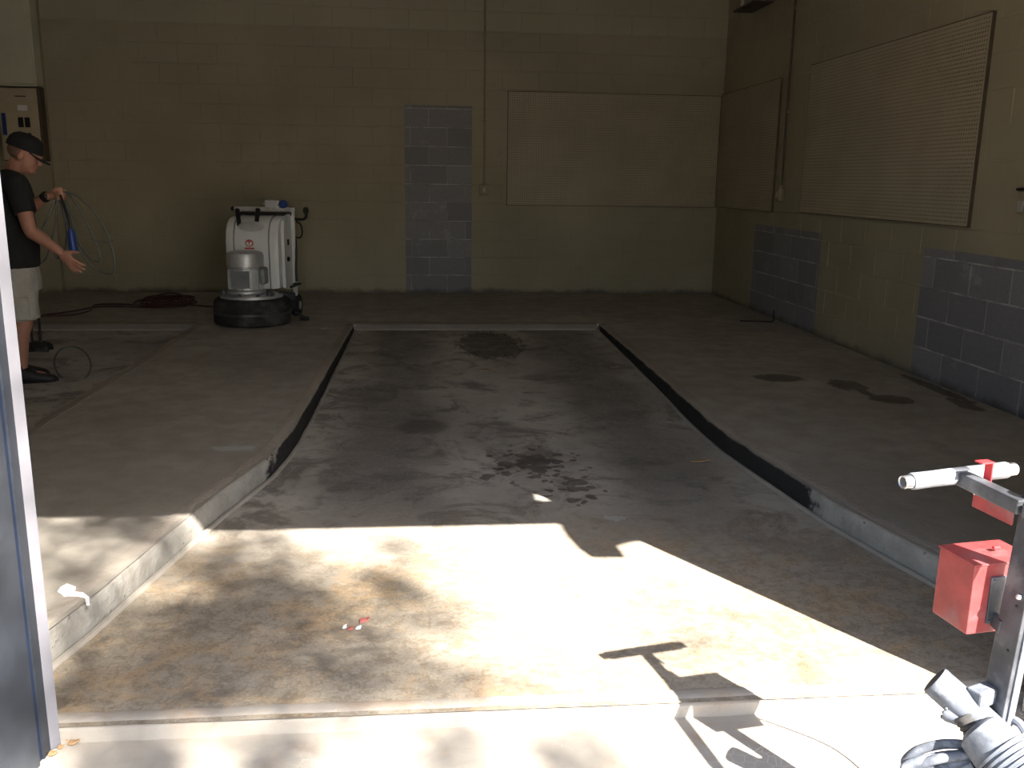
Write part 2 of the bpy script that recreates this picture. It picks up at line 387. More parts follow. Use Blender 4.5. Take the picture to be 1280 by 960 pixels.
def resample(pts, st):
    out = [Vector(pts[0])]
    for a, b in zip(pts, pts[1:]):
        a, b = Vector(a), Vector(b); n = max(1, int((b-a).length/st))
        for k in range(1, n+1): out.append(a.lerp(b, k/n))
    return out
def curb(pts, side, nm, label):
    """concrete edge along a line of (x, y); side = +1 when the bay lies towards +x of the line's left-hand normal"""
    P = resample([(x, y, 0) for x, y in pts], .09); rings = []; bead = []
    for i, p in enumerate(P):
        t = (P[min(i+1, len(P)-1)]-P[max(i-1, 0)]).normalized(); nrm = Vector((t.y, -t.x, 0))*side   # towards the bay
        j = random.uniform(-.004, .004); zz = random.uniform(-.003, .001); q = p+nrm*j
        prof = [(.0, pit_z(p.y)-.02), (.002, -.05), (.0, -.016), (-.005, -.006+zz), (-.018, .002+zz), (-.07, .0025), (-.07, -.03)]
        rings.append([q+nrm*u+Vector((0, 0, z)) for u, z in prof])
        bead.append(p+nrm*.012+Vector((0, 0, pit_z(p.y)+.001)))
    o = MB().loft(rings).build(nm, MAT['curb'], smooth=True); tag(o, label, kind='structure')
    MB().tube(bead, .012, 6).build('joint_bead', MAT['slab'], o, smooth=True)
    return o
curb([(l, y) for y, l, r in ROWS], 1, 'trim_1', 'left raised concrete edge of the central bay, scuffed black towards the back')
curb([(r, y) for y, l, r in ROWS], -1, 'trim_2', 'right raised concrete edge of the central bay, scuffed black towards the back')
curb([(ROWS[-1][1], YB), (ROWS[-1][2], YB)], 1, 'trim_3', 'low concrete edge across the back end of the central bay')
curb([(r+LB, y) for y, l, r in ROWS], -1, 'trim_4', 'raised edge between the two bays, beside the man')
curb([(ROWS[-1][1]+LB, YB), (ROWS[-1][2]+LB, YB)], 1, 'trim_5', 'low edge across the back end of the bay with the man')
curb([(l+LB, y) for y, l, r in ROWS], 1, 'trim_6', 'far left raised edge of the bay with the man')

# threshold: rounded nose stepping down to the drive
prof = [(2.235, PIT-.03), (2.235, PIT+.0005), (2.228, PIT+.003), (2.20, PIT+.003), (2.183, PIT-.002), (2.172, PIT-.012), (2.168, PIT-.05)]
rings = []
x = -2.2
while x < 3.0:
    j = random.uniform(-.003, .003); rings.append([Vector((x, y+j, z)) for y, z in prof]); x += .07
tag(MB().loft(rings).build('trim_7', MAT['apron'], smooth=True), 'worn rounded concrete threshold across the open doorway', kind='structure')
m = MB(); quad(m, (-30, -40, PIT-.045), (30, -40, PIT-.045), (30, 2.2, PIT-.045), (-30, 2.2, PIT-.045))
tag(m.build('driveway', MAT['apron']), 'sunlit concrete drive outside the doorway', kind='structure')

# ---- block walls
CH, CL = .2032, .4064
def blk_mesh(key, cache={}):
    if key in cache: return cache[key]
    w_, h_ = key; g = .005; d = .003; c = .0025
    x0, x1, z0, z1 = .003, w_-.003, g, h_-g
    vs = [(x0, .006, z0), (x1, .006, z0), (x1, .006, z1), (x0, .006, z1), (x0, -d+c, z0), (x1, -d+c, z0), (x1, -d+c, z1), (x0, -d+c, z1),
          (x0+c, -d, z0+c), (x1-c, -d, z0+c), (x1-c, -d, z1-c), (x0+c, -d, z1-c)]
    fs = []
    for a in (0, 4):
        for k in range(4): fs.append((a+k, a+(k+1) % 4, a+4+(k+1) % 4, a+4+k))
    fs.append((8, 9, 10, 11))
    me = bpy.data.meshes.new('block'); me.from_pydata(vs, [], fs); me.materials.append(MAT['block']); me.validate(); me.update()
    bm = bmesh.new(); bm.from_mesh(me); bmesh.ops.recalc_face_normals(bm, faces=bm.faces)
    for f in bm.faces: pass
    bm.to_mesh(me); bm.free()
    # normals of the face must look to -y
    if me.polygons[-1].normal.y > 0: me.flip_normals()
    cache[key] = me; return me
def block_wall(wall, org, rz, u0, u1, off, visible):
    """running-bond blocks on a wall plane; org + rz place the wall's local frame (u along x, face to -y)"""
    rot = Matrix.Rotation(rz, 4, 'Z'); T = Matrix.Translation(org) @ rot
    rest = MB()
    for r in range(17):
        o = off+(CL/2 if r % 2 else 0); k = math.floor((u0-o)/CL)
        h = CH-(.006 if r in (13,) else 0)
        while o+k*CL < u1-.01:
            a, b = max(u0, o+k*CL), min(u1, o+(k+1)*CL); k += 1
            if b-a < .03: continue
            me = blk_mesh((round(b-a, 3), round(h, 4)))
            if visible((a+b)/2, r*CH+CH/2):
                ob = bpy.data.objects.new('block', me); COL.objects.link(ob); ob.parent = wall
                ob.location = T @ Vector((a, 0, r*CH)); ob.rotation_euler = (0, 0, rz)
            else:
                rest.add([T @ (v.co+Vector((a, 0, r*CH))) for v in me.vertices], [tuple(p.vertices) for p in me.polygons])
    ro = rest.build('block_field', MAT['block'], wall); ro['kind'] = 'stuff'
def slab_box(name, lo, hi, mat, label):
    m = MB(); m.box([(a+b)/2 for a, b in zip(lo, hi)], [b-a for a, b in zip(lo, hi)])
    return tag(m.build(name, mat), label, kind='structure')
wb = slab_box('wall_back', (LEFT_X-.2, BACK_Y, -.05), (RIGHT_X+.2, BACK_Y+.2, CE), MAT['mortar'], 'khaki painted concrete block wall at the back with a bare grey doorway patch')
block_wall(wb, (0, BACK_Y, 0), 0, LEFT_X, RIGHT_X, .2236, lambda u, z: u > -4.1 and z < 3.2 and not (u > 1.1 and 1.1 < z < 2.1))
wr = slab_box('wall_right', (RIGHT_X, WALL_Y0, -.05), (RIGHT_X+.2, BACK_Y, CE), MAT['mortar'], 'khaki painted concrete block wall on the right with two bare grey patches')
# local u runs from the back corner towards the door: u = BACK_Y - y
block_wall(wr, (RIGHT_X, BACK_Y, 0), -math.pi/2, 0, BACK_Y-WALL_Y1, BACK_Y-5.53+.4064*0, lambda u, z: u < 5.75 and z < 3.1 and not (2.7 < u < 4.8 and 1.15 < z < 2.1))
wl = slab_box('wall_left', (LEFT_X-.2, WALL_Y0, -.05), (LEFT_X, BACK_Y, CE), MAT['block'], 'painted wall on the left, out of view')
slab_box('ceiling', (LEFT_X-.2, WALL_Y0, CE), (RIGHT_X+.2, BACK_Y+.2, CE+.15), MAT['ceil'], 'plain ceiling')
slab_box('wall_pier', (-5.2, 10.36, 0), (-3.995, BACK_Y+.01, CE), MAT['block'], 'shallow painted pier in the left rear corner behind the man')
# front wall round the open doorway
wf = slab_box('wall_front', (LEFT_X-.2, WALL_Y0, -.2), (-1.0, WALL_Y1-.02, CE), MAT['tan'], 'front wall beside the open doorway')
for lo, hi in (((1.65, WALL_Y0, -.2), (RIGHT_X+.2, WALL_Y1, CE)), ((-1.0, WALL_Y0, 2.29), (1.65, WALL_Y1, CE))):
    m = MB(); m.box([(a+b)/2 for a, b in zip(lo, hi)], [b-a for a, b in zip(lo, hi)]); m.build('wall_section', MAT['tan'], wf)
# ---- left door frame (dark blue, blue seal, pale strip)
dj = empty('door_1', (-.96, 2.1, PIT-.045)); tag(dj, 'dark blue steel door frame with a pale strip at the left edge', kind='structure')
def wp(o, *pts): return [Vector(p)-o.location for p in pts]
def vert_plate(name, mat, a, b, thk, z0=PIT-.04, z1=2.45):
    a, b = Vector((*a, 0)), Vector((*b, 0)); t = (b-a).normalized(); n = Vector((-t.y, t.x, 0))
    poly = [a, b, b+n*thk, a+n*thk]
    m = MB(); m.loft([[p+Vector((0, 0, z0))-dj.location for p in poly], [p+Vector((0, 0, z1))-dj.location for p in poly]])
    return m.build(name, mat, dj)
vert_plate('pale_strip', MAT['strip'], (-.939, 2.152), (-.957, 2.134), -.05)
vert_plate('frame_band', MAT['frame'], (-.957, 2.135), (-.9575, 2.098), -.06)
vert_plate('seal', MAT['groove'], (-.963, 2.098), (-.965, 2.072), -.05)
vert_plate('frame_panel', MAT['frame'], (-.9575, 2.072), (-.985, 1.90), -.06)
# ---- raised tilt-up door sheltering the doorway
td = empty('door_2', (.5, 1.6, 2.3)); tag(td, 'raised tilt-up door above the doorway', kind='structure')
def tpart(name, lo, hi):
    m = MB(); m.box([(a+b)/2-c for a, b, c in zip(lo, hi, td.location)], [b-a for a, b in zip(lo, hi)]); return m.build(name, MAT['strip'], td)
tpart('door_leaf', (-1.25, 1.27, 2.26), (1.84, 1.97, 2.30)); tpart('door_leaf_end', (1.84, 1.27, 2.26), (2.6, 1.517, 2.30)); tpart('door_leaf_end', (1.84, 1.68, 2.26), (2.6, 1.97, 2.30))
poly = [(1.90, 2.265), (1.834, 2.14), (1.777, 1.99), (1.759, 1.89), (1.882, 1.883), (1.94, 1.998), (1.989, 2.022), (2.05, 2.044), (2.4, 2.044), (2.4, 2.265)]
MB().prism(poly, 1.27, 1.30, lambda u, v, d: Vector((u, d, v))-td.location).build('door_bracket', MAT['steel'], td)

# ---------------------------------------------------------------- pegboards
def pegboard(name, org, rz, W, H, label):
    r = empty(name, org, rz); tag(r, label, 'pegboard', 'pegboards on the block walls')
    p = .0254; nx, nz = int(W/p), int(H/p); ax, az = (W-nx*p)/2, (H-nz*p)/2; hs = .0044; d = -.022
    vs = []; fs = []
    for i in range(nx):
        for k in range(nz):
            x, z = ax+i*p, az+k*p; cx, cz = x+p/2, z+p/2; n = len(vs)
            vs += [(x, d, z), (x+p, d, z), (x+p, d, z+p), (x, d, z+p), (cx-hs, d, cz-hs), (cx+hs, d, cz-hs), (cx+hs, d, cz+hs), (cx-hs, d, cz+hs),
                   (cx-hs, d+.006, cz-hs), (cx+hs, d+.006, cz-hs), (cx+hs, d+.006, cz+hs), (cx-hs, d+.006, cz+hs)]
            for q in range(4):
                t = (q+1) % 4; fs += [(n+q, n+t, n+4+t, n+4+q), (n+4+q, n+4+t, n+8+t, n+8+q)]
    me = bpy.data.meshes.new('perforated_sheet'); me.from_pydata(vs, [], fs); me.materials.append(MAT['peg']); me.materials.append(MAT['peg_back'])
    me.polygons.foreach_set('material_index', [i % 2 for i in range(len(fs))])
    MB().box((W/2, d+.0075, H/2), (W-.01, .003, H-.01)).build('hole_shade_sheet', MAT['peg_back'], r)  # added dark sheet standing in for the shade inside the holes
    o = bpy.data.objects.new('perforated_sheet', me); COL.objects.link(o); o.parent = r
    # rim of the sheet
    m = MB()
    for a, b in (((0, 0), (W, az)), ((0, H-az), (W, H)), ((0, az), (ax, H-az)), ((W-ax, az), (W, H-az))):
        if b[0]-a[0] > 1e-4 and b[1]-a[1] > 1e-4: m.box(((a[0]+b[0])/2, d+.003, (a[1]+b[1])/2), (b[0]-a[0], .006, b[1]-a[1]))
    if m.v: m.build('sheet_rim', MAT['peg'], r)
    e = .007
    for a, b in (((-e, -e), (W+e, 0)), ((-e, H), (W+e, H+e)), ((-e, 0), (0, H)), ((W, 0), (W+e, H))):
        MB().box(((a[0]+b[0])/2, d/2, (a[1]+b[1])/2), (b[0]-a[0], -d-.001, b[1]-a[1])).build('edge_strip', MAT['peg_edge'], r)
    for lo, hi in (((.004, .004), (W-.004, .04)), ((.004, H-.04), (W-.004, H-.004)), ((.004, .04), (.04, H-.04)), ((W-.04, .04), (W-.004, H-.04))):
        MB().box(((lo[0]+hi[0])/2, -.010, (lo[1]+hi[1])/2), (hi[0]-lo[0], .011, hi[1]-lo[1])).build('batten', MAT['peg_edge'], r)
    return r
pegboard('pegboard', (.900, BACK_Y-.003, 1.003), 0, 2.400, 1.222, 'wide painted pegboard on the back wall beside the bare grey doorway patch')
pegboard('pegboard', (RIGHT_X-.003, 10.41, 1.013), -math.pi/2, 1.74, 1.228, 'narrow painted pegboard on the right wall next to the corner')
pegboard('pegboard', (RIGHT_X-.003, 7.983, 1.034), -math.pi/2, 2.59, 1.241, 'largest painted pegboard, on the right wall nearest the door')

# ---------------------------------------------------------------- conduits and boxes
def conduit(name, base, rz, ztop, label, pm='paint_steel'):
    """base = centre of the box on the wall; local face to -y"""
    r = empty(name, base, rz); tag(r, label, 'conduit')
    MB().tube([(0, -.014, .05), (0, -.014, ztop-base[2])], .0105, 10).build('pipe', MAT[pm], r, True)
    bx = MB().box((0, -.024, 0), (.108, .044, .118), None, .008).build('box', MAT['paint_steel'], r, True)
    MB().box((0, -.049, 0), (.072, .007, .098), None, .003).build('cover_plate', MAT['paint_steel'], bx, True)
    MB().box((0, -.055, 0), (.022, .006, .05), None, .002).build('switch', MAT['panel'], bx)
    MB().cyl((0, -.014, .055), (0, -.014, .085), .016).build('connector', MAT['paint_steel'], r, True)
    z = .75
    while z < ztop-base[2]-.2:
        MB().box((0, -.010, z), (.06, .016, .018), None, .004).build('strap', MAT['paint_steel'], r); z += .9
    return r
conduit('wall_conduit', (.637, BACK_Y-.003, 1.162), 0, CE-.02, 'painted conduit with switch box on the back wall left of the pegboard')
conduit('wall_conduit', (RIGHT_X-.003, 8.475, 1.175), -math.pi/2, CE-.02, 'painted conduit with box on the right wall between the two pegboards', 'dark_line')
r = empty('outlet_box', (RIGHT_X-.003, 4.885, 1.19), -math.pi/2); tag(r, 'grey outlet box with a dark lid on the right wall at the picture edge', 'outlet')
MB().box((0, -.016, 0), (.09, .03, .13), None, .008).build('box', MAT['paint_steel'], r)
MB().box((0, -.02, .073), (.10, .04, .014), None, .003).build('lid', MAT['black'], r)
MB().box((0, -.034, -.02), (.05, .008, .06), None, .003).build('socket_face', MAT['alu'], r)
# hanging bracket on the right wall near the ceiling
r = empty('wall_bracket', (RIGHT_X-.004, 9.32, 2.985), -math.pi/2); tag(r, 'dark metal bracket tray high on the right wall near the corner', 'bracket')
MB().box((0, -.11, 0), (.62, .2, .02), None, .004).build('tray', MAT['dark_line'], r)
for s in (-1, 1): MB().box((s*.30, -.12, .12), (.03, .03, .24), None, .004).build('hanger', MAT['cowl'], r)
MB().box((0, -.012, .12), (.62, .02, .2), None, .004).build('back_plate', MAT['dark_line'], r)
# electrical panel and trunking on the pier
r = empty('electrical_panel', (-4.2, 10.36, 1.77)); tag(r, 'beige electrical panel with a white label on the wall behind the man', 'electrical panel')
MB().box((0, -.06, 0), (.42, .12, .745), None, .006).build('cabinet', MAT['peg_edge'], r)
dr = MB().box((-.012, -.128, 0), (.385, .018, .725), None, .005).build('door', MAT['panel'], r)
MB().box((.02, -.139, .28), (.11, .005, .012)).build('slot', MAT['dark_line'], dr)
MB().box((.03, -.139, .165), (.095, .005, .055)).build('label_card', MAT['white_label'], dr)
for k in range(2): MB().box((.005+k*.065, -.145, .02), (.05, .016, .10), None, .004).build('latch', MAT['black'], dr)
MB().box((-.165, -.139, .0), (.04, .006, .22)).build('blue_tag', MAT['blue'], dr)
r = empty('wire_trunking', (-4.3, 10.345, 2.16)); tag(r, 'tall grey-green metal trunking above the electrical panel', 'trunking')
MB().box((0, -.085, .64), (.63, .17, 1.27), None, .004).build('case', MAT['duct'], r)
MB().box((0, -.175, .64), (.60, .012, 1.24), None, .004).build('cover', MAT['duct'], r)
MB().box((0, -.085, -.006), (.64, .18, .012)).build('lower_flange', MAT['duct'], r)

# ---------------------------------------------------------------- planetary floor grinder
def grinder():
    g = empty('floor_grinder', (-1.55, 8.19, 0), math.radians(-7)); tag(g, 'white floor grinder with silver motor and black skirt near the back wall', 'floor grinder')
    # skirt: dark rubber drum with a ragged band
    MB().lathe([(.30, .012), (.325, .012), (.333, .03), (.333, .10), (.327, .106), (.331, .112), (.331, .20), (.318, .222), (.29, .235), (.12, .245)], 48).build('skirt', MAT['rubber'], g, True)
    MB().lathe([(.334, .100), (.338, .102), (.338, .116), (.334, .118)], 48).build('skirt_band', MAT['steel'], g, True)
    MB().lathe([(.01, .242), (.27, .236), (.27, .258), (.22, .270), (.01, .272)], 40).build('head_plate', MAT['alu'], g, True)
    for k in range(10):
        a = 2*math.pi*k/10+.2
        MB().lathe([(.012, .255), (.012, .275), (.006, .281)], 8, None, (.245*math.cos(a), .245*math.sin(a), 0)).build('bolt', MAT['steel'], g)
    # motor
    mo = MB().lathe([(.155, .272), (.165, .28), (.165, .30), (.142, .31), (.142, .49), (.15, .497), (.15, .505), (.158, .51), (.158, .60), (.15, .625), (.11, .64), (.02, .642)], 40, None, (-.03, -.05, 0)).build('motor', MAT['alu'], g, True)
    for k in range(36):
        a = 2*math.pi*k/36
        MB().box((-.03+.147*math.cos(a), -.05+.147*math.sin(a), .40), (.012, .004, .17), Matrix.Rotation(a, 3, 'Z')).build('fin', MAT['alu'], mo)
    MB().box((-.03, -.198, .405), (.15, .02, .15), None, .005).build('nameplate_cover', MAT['greymotor'], mo)
    MB().box((.135, -.07, .43), (.05, .13, .15), None, .02).build('terminal_box', MAT['greymotor'], mo)
    for sx in (-1, 1): MB().lathe([(.03, .0), (.03, .03), (.012, .05)], 12, None, (sx*.20, -.14, .262)).build('lifting_eye', MAT['steel'], g, True)
    # cowl: front curves over to the top
    prof = [(.06, .30), (.055, .62), (.058, .72), (.075, .80), (.11, .865), (.165, .905), (.24, .925), (.36, .93), (.40, .92), (.40, .30)]
    n = len(prof)
    def cowl_rings(xs, ins):
        cy, cz = .24, .62; R = []
        for x, s in zip(xs, ins): R.append([Vector((x, cy+(y-cy)*(1-s), cz+(z-cz)*(1-s*.6))) for y, z in prof])
        return R
    cw = MB().loft(cowl_rings([-.235, -.232, -.215, -.18, .18, .215, .232, .235], [.12, .06, .02, 0, 0, .02, .06, .12])).build('cowl', MAT['cowl'], g, True, angle=35)
    for sx in (-.155, .155):
        pts = [(sx, y-.004, z+.002) for y, z in prof[:8]]
        MB().tube(pts, .006, 6).build('cowl_seam', MAT['greymotor'], cw, True)
    MB().lathe([(.115, .0), (.115, .004), (.1, .006)], 28, Matrix.Rotation(math.radians(62), 3, 'X') @ Matrix.Diagonal((1, .42, 1)), (0, .075, .845)).build('cowl_recess', MAT['alu'], cw, True)
    # emblem: red oval badge with lettering bar
    rot = Matrix.Rotation(math.radians(90), 3, 'X')
    MB().lathe([(.036, 0), (.036, .003), (.03, .004)], 24, rot @ Matrix.Diagonal((1, .9, 1)), (-.02, .058, .70)).build('badge', MAT['redprint'], cw, True)
    MB().lathe([(.026, .003), (.026, .0045)], 24, rot @ Matrix.Diagonal((1, .9, 1)), (-.02, .058, .70)).build('badge_field', MAT['cowl'], cw)
    MB().box((-.02, .0525, .705), (.008, .003, .036)).build('badge_mark', MAT['redprint'], cw); MB().box((-.02, .0525, .715), (.036, .003, .010)).build('badge_mark', MAT['redprint'], cw)
    MB().box((-.02, .056, .655), (.085, .004, .014), None, .001).build('badge_lettering', MAT['redprint'], cw)
    # side plate, knobs
    sp = MB().prism([(.30, .27), (.42, .27), (.42, .945), (.36, .945), (.26, .93), (.19, .89), (.16, .80), (.16, .30)], .236, .262, lambda u, v, d: Vector((d, u, v))).build('side_plate', MAT['cowl'], g)
    MB().lathe([(.022, 0), (.022, .012), (.012, .02)], 16, Matrix.Rotation(math.radians(90), 3, 'Y'), (.262, .25, .55)).build('side_knob', MAT['black'], sp, True)
    MB().box((.268, .27, .70), (.012, .03, .055), None, .004).build('side_vent', MAT['black'], sp)
    # frame and handles
    for sx in (-.22, .275): MB().bar((sx, .43, .18), (sx, .43, 1.0), .035, .035).build('upright', MAT['alu'], g)
    MB().bar((-.26, .43, .985), (.295, .43, .985), .03, .035, (0, 1, 0)).build('top_bar', MAT['alu'], g)
    MB().bar((-.24, .40, .945), (.27, .40, .945), .025, .03, (0, 1, 0)).build('rear_rail', MAT['black'], g)
    MB().ball((-.275, .43, .985), .021).build('bar_end', MAT['black'], g, True)
    for a, b in (((-.115, .10, .85), (-.155, .19, .985)), ((.035, .10, .85), (.03, .19, .99))):
        MB().tube([a, (Vector(a)+Vector(b))/2, b], [.019, .019, .022], 10).build('lever', MAT['black'], g, True)
    cb = MB().box((.09, .44, 1.03), (.13, .07, .075), None, .008).build('control_box', MAT['alu'], g)
    for sx, sz in ((-.06, .055), (-.065, .01), (.07, .05), (.065, .005)): MB().ball((.09+sx, .40, 1.02+sz), .011).build('indicator', MAT['chrome'], cb, True)
    MB().ball((.19, .43, 1.03), (.045, .035, .04)).build('blue_plug', MAT['blue'], g, True)
    hb = MB().tube(crom([(.285, .43, .90), (.33, .45, .895), (.37, .47, .90), (.385, .475, .93), (.385, .475, .965)]), .012, 8).build('side_handle', MAT['black'], g, True)
    MB().ball((.383, .475, .975), (.026, .03, .034)).build('handle_knob', MAT['black'], hb, True)
    MB().tube(crom([(.30, .43, .88), (.34, .44, .85), (.35, .45, .78), (.33, .45, .73), (.285, .43, .735)]), .008, 8).build('cable', MAT['black'], g, True)
    MB().tube(crom([(.29, .43, .72), (.296, .42, .6), (.288, .42, .45), (.29, .42, .33)]), .012, 8).build('hose', MAT['black'], g, True)
    # wheels and chassis
    MB().bar((-.24, .36, .20), (.28, .36, .20), .08, .06, (0, 1, 0)).build('chassis', MAT['steel'], g)
    for sx in (-.25, .27):
        wh = MB().lathe([(.04, -.035), (.09, -.035), (.105, -.02), (.105, .02), (.09, .035), (.04, .035)], 28, Matrix.Rotation(math.radians(90), 3, 'Y'), (sx, .46, .105)).build('wheel', MAT['rubber'], g, True)
        MB().lathe([(.02, -.04), (.04, -.038), (.04, .038), (.02, .04)], 16, Matrix.Rotation(math.radians(90), 3, 'Y'), (sx, .46, .105)).build('hub', MAT['alu'], wh, True)
    MB().bar((.29, .20, .30), (.36, .18, .33), .02, .02).build('pedal_arm', MAT['steel'], g)
    MB().box((.36, .18, .335), (.07, .05, .018), None, .006).build('pedal', MAT['black'], g)
    MB().box((.42, .16, .025), (.08, .05, .035), None, .012).build('caster_shoe', MAT['black'], g)
    MB().bar((.30, .30, .06), (.42, .17, .035), .02, .012).build('caster_arm', MAT['steel'], g)
grinder()

# ---------------------------------------------------------------- cords on the floor
def floor_cord():
    r = empty('extension_cord', (-2.62, 9.40, 0)); tag(r, 'dark red extension cord heaped in a flat coil left of the grinder', 'cord')
    L = r.location; pts = []
    for k in range(9*14):
        a = 2*math.pi*k/14; lay = k//14; rx = .20+.05*math.sin(lay*2.1)+.02*math.sin(a*3+lay); ry = .30+.08*math.cos(lay*1.7)
        pts.append(Vector((rx*math.cos(a)+.03*math.sin(lay*1.3), ry*math.sin(a)+.06*math.cos(lay*2.3), .009+lay*.006+.012*abs(math.sin(a*1.5+lay)))))
    MB().tube(crom(pts, 2), .0085, 6).build('coil', MAT['cord'], r, True)
    def fl(px, py, z=.009): return onz(px, py, z)-L
    MB().tube(crom([fl(182, 382), fl(150, 380), fl(120, 381), fl(112, 388), fl(95, 393), fl(60, 395), fl(30, 396)]), .0085, 6).build('lead', MAT['cord'], r, True)
    MB().tube(crom([fl(185, 384), fl(140, 383), fl(118, 384), fl(90, 389), fl(55, 394), fl(20, 400, .05)]), .0085, 6).build('lead', MAT['cord'], r, True)
    MB().tube(crom([fl(236, 381), fl(250, 382), fl(262, 383), fl(275, 381)]), .0085, 6).build('lead', MAT['cord'], r, True)
floor_cord()
# stiff loop leaning in the side bay
c0 = onz(93, 477, PIT+.006)
pts = []
for k in range(28):
    a = 2*math.pi*k/28
    pts.append(Vector((.125*math.sin(a)-(.5-.5*math.cos(a))*.24, (.5-.5*math.cos(a))*.62, (.5-.5*math.cos(a))*.13)))
lo = MB().tube(pts, .0065, 8, True).build('hose_loop', MAT['cable'], None, True); lo.location = c0
tag(lo, 'thin dark hose loop lying on the side bay floor by the man\'s shoe', 'hose')
# small black trolley behind the man
b = onz(45, 446, PIT); tr = empty('trolley', (b.x, b.y+.06, PIT)); tag(tr, 'small black trolley with two uprights behind the man\'s legs', 'trolley')
MB().box((-.01, 0, .075), (.10, .10, .07), None, .008).build('base', MAT['black'], tr)
for sx in (-.05, .012): MB().bar((sx, .02, .09), (sx, .05, .62), .016, .016).build('upright', MAT['black'], tr)
MB().bar((-.06, .05, .62), (.022, .05, .62), .018, .018, (0, 1, 0)).build('crossbar', MAT['black'], tr)
for sx, sy in ((.045, -.045), (.045, .045), (-.06, -.045), (-.06, .045)):
    MB().lathe([(.015, -.014), (.047, -.014), (.05, 0), (.047, .014), (.015, .014)], 20, Matrix.Rotation(math.radians(90), 3, 'X'), (sx, sy, .05)).build('wheel', MAT['rubber'], tr, True)

# ---------------------------------------------------------------- the man
def remesh(mb, name, mat, parent, vox, smooth=6, fac=.5):
    o = mb.build(name, mat, None)
    md = o.modifiers.new('r', 'REMESH'); md.mode = 'VOXEL'; md.voxel_size = vox; md.use_smooth_shade = True
    sm = o.modifiers.new('s', 'SMOOTH'); sm.iterations = smooth; sm.factor = fac
    dg = bpy.context.evaluated_depsgraph_get(); me = bpy.data.meshes.new_from_object(o.evaluated_get(dg))
    old = o.data; o.modifiers.clear(); o.data = me; bpy.data.meshes.remove(old); me.name = name
    if not me.materials: me.materials.append(mat)
    for p in me.polygons: p.use_smooth = True
    o.parent = parent; return o
def person():
    rz = math.radians(12); root = empty('person', (-2.64, 6.24, PIT), rz)
    tag(root, 'man in black cap, black t-shirt and khaki shorts coiling a cable at left', 'person')
    Minv = (Matrix.Translation(root.location) @ Matrix.Rotation(rz, 4, 'Z')).inverted()
    def W(px, py, Y): return Minv @ at(px, py, Y)
    def ring(c, rx, ry, t=None, n=16):
        """ellipse: rx forward, ry sideways, in the plane normal to t (default up)"""
        c = Vector(c); t = (t or Vector((0, 0, 1))).normalized(); y = Vector((0, 1, 0)); y = (y-t*y.dot(t)).normalized(); x = y.cross(t)
        return [c+x*(rx*math.cos(a))+y*(ry*math.sin(a)) for a in [2*math.pi*k/n for k in range(n)]]
    def limb(mb, pts, rad, n=14):
        P = crom(pts, 6); R = []; k = len(pts)-1
        for i in range(len(P)):
            f = i/6; j = min(int(f), k-1); R.append(rad[j]+(rad[j+1]-rad[j])*(f-j))
        mb.tube(P, R, n); mb.ball(P[0], R[0]); mb.ball(P[-1], R[-1]); return mb
    # key joints
    head = W(32, 193, 6.24); neck0 = W(13, 219, 6.24); hip = W(22, 345, 6.24)
    shR, elR, wrR = W(21, 232, 6.05), W(38, 288, 6.00), W(75, 315, 5.98)
    shL, elL, wrL = W(22, 232, 6.42), W(36, 262, 6.48), W(57, 246, 6.40)
    kneeR, ankR = W(30, 400, 6.18), W(27, 460, 6.20)
    kneeL, ankL = W(26, 398, 6.38), W(18, 455, 6.40)
    b = MB()
    # head
    hm = Matrix.Rotation(math.radians(22), 3, 'Y')
    def hp(x, y, z): return head+hm @ Vector((x, y, z))
    b.ball(hp(-.012, 0, .03), (.098, .076, .085), hm, 18, 12); b.ball(hp(.02, 0, -.03), (.066, .062, .085), hm, 16, 10)
    b.ball(hp(.055, 0, -.085), (.034, .038, .028), hm)                      # chin
    b.ball(hp(.05, 0, .022), (.045, .055, .022), hm)                        # brow
    b.tube([hp(.078, 0, .012), hp(.100, 0, -.024), hp(.085, 0, -.038)], [.010, .0155, .010], 10)     # nose
    for s in (-1, 1):
        b.ball(hp(-.012, s*.076, -.012), (.022, .012, .034), hm)            # ear
        b.ball(hp(.052, s*.040, -.025), (.025, .02, .026), hm)              # cheek
    b.tube([hp(.070, .022, -.058), hp(.080, 0, -.057), hp(.070, -.022, -.058)], [.006, .010, .006], 8)  # lips
    # neck and trunk
    b.tube(crom([neck0+Vector((-.02, 0, -.04)), neck0+Vector((.01, 0, .01)), hp(-.02, 0, -.05)]), .056, 14)
    sp = [(hip, .105, .155), (hip.lerp(neck0, .3), .10, .145), (hip.lerp(neck0, .65)+Vector((-.02, 0, 0)), .115, .17), (hip.lerp(neck0, .88), .095, .16), (neck0+Vector((-.01, 0, -.02)), .06, .08)]
    b.loft([ring(c, rx, ry) for c, rx, ry in sp])
    # legs
    for s, kn, an in ((-1, kneeR, ankR), (1, kneeL, ankL)):
        h0 = hip+Vector((0, s*.085, -.02))
        limb(b, [h0, h0.lerp(kn, .5), kn, kn.lerp(an, .35)+Vector((-.018, 0, 0)), an], [.085, .075, .056, .058, .038])
        b.ball(an+Vector((.05, 0, -.055)), (.11, .04, .035))
    # arms
    for sh, el, wr in ((shR, elR, wrR), (shL, elL, wrL)):
        limb(b, [sh, sh.lerp(el, .5), el, el.lerp(wr, .3), wr], [.056, .049, .042, .042, .027])
    # open right hand
    d = (W(100, 337, 5.98)-wrR).normalized(); side = Vector((0, -1, 0)); side = (side-d*side.dot(d)).normalized(); up = d.cross(side)*-1
    spread = (up*.9+side*.45).normalized(); nrm = d.cross(spread)
    pc = wrR+d*.055
    rot = Matrix((d, spread, nrm)).transposed()
    b.ball(pc, (.060, .044, .020), rot, 16, 10)
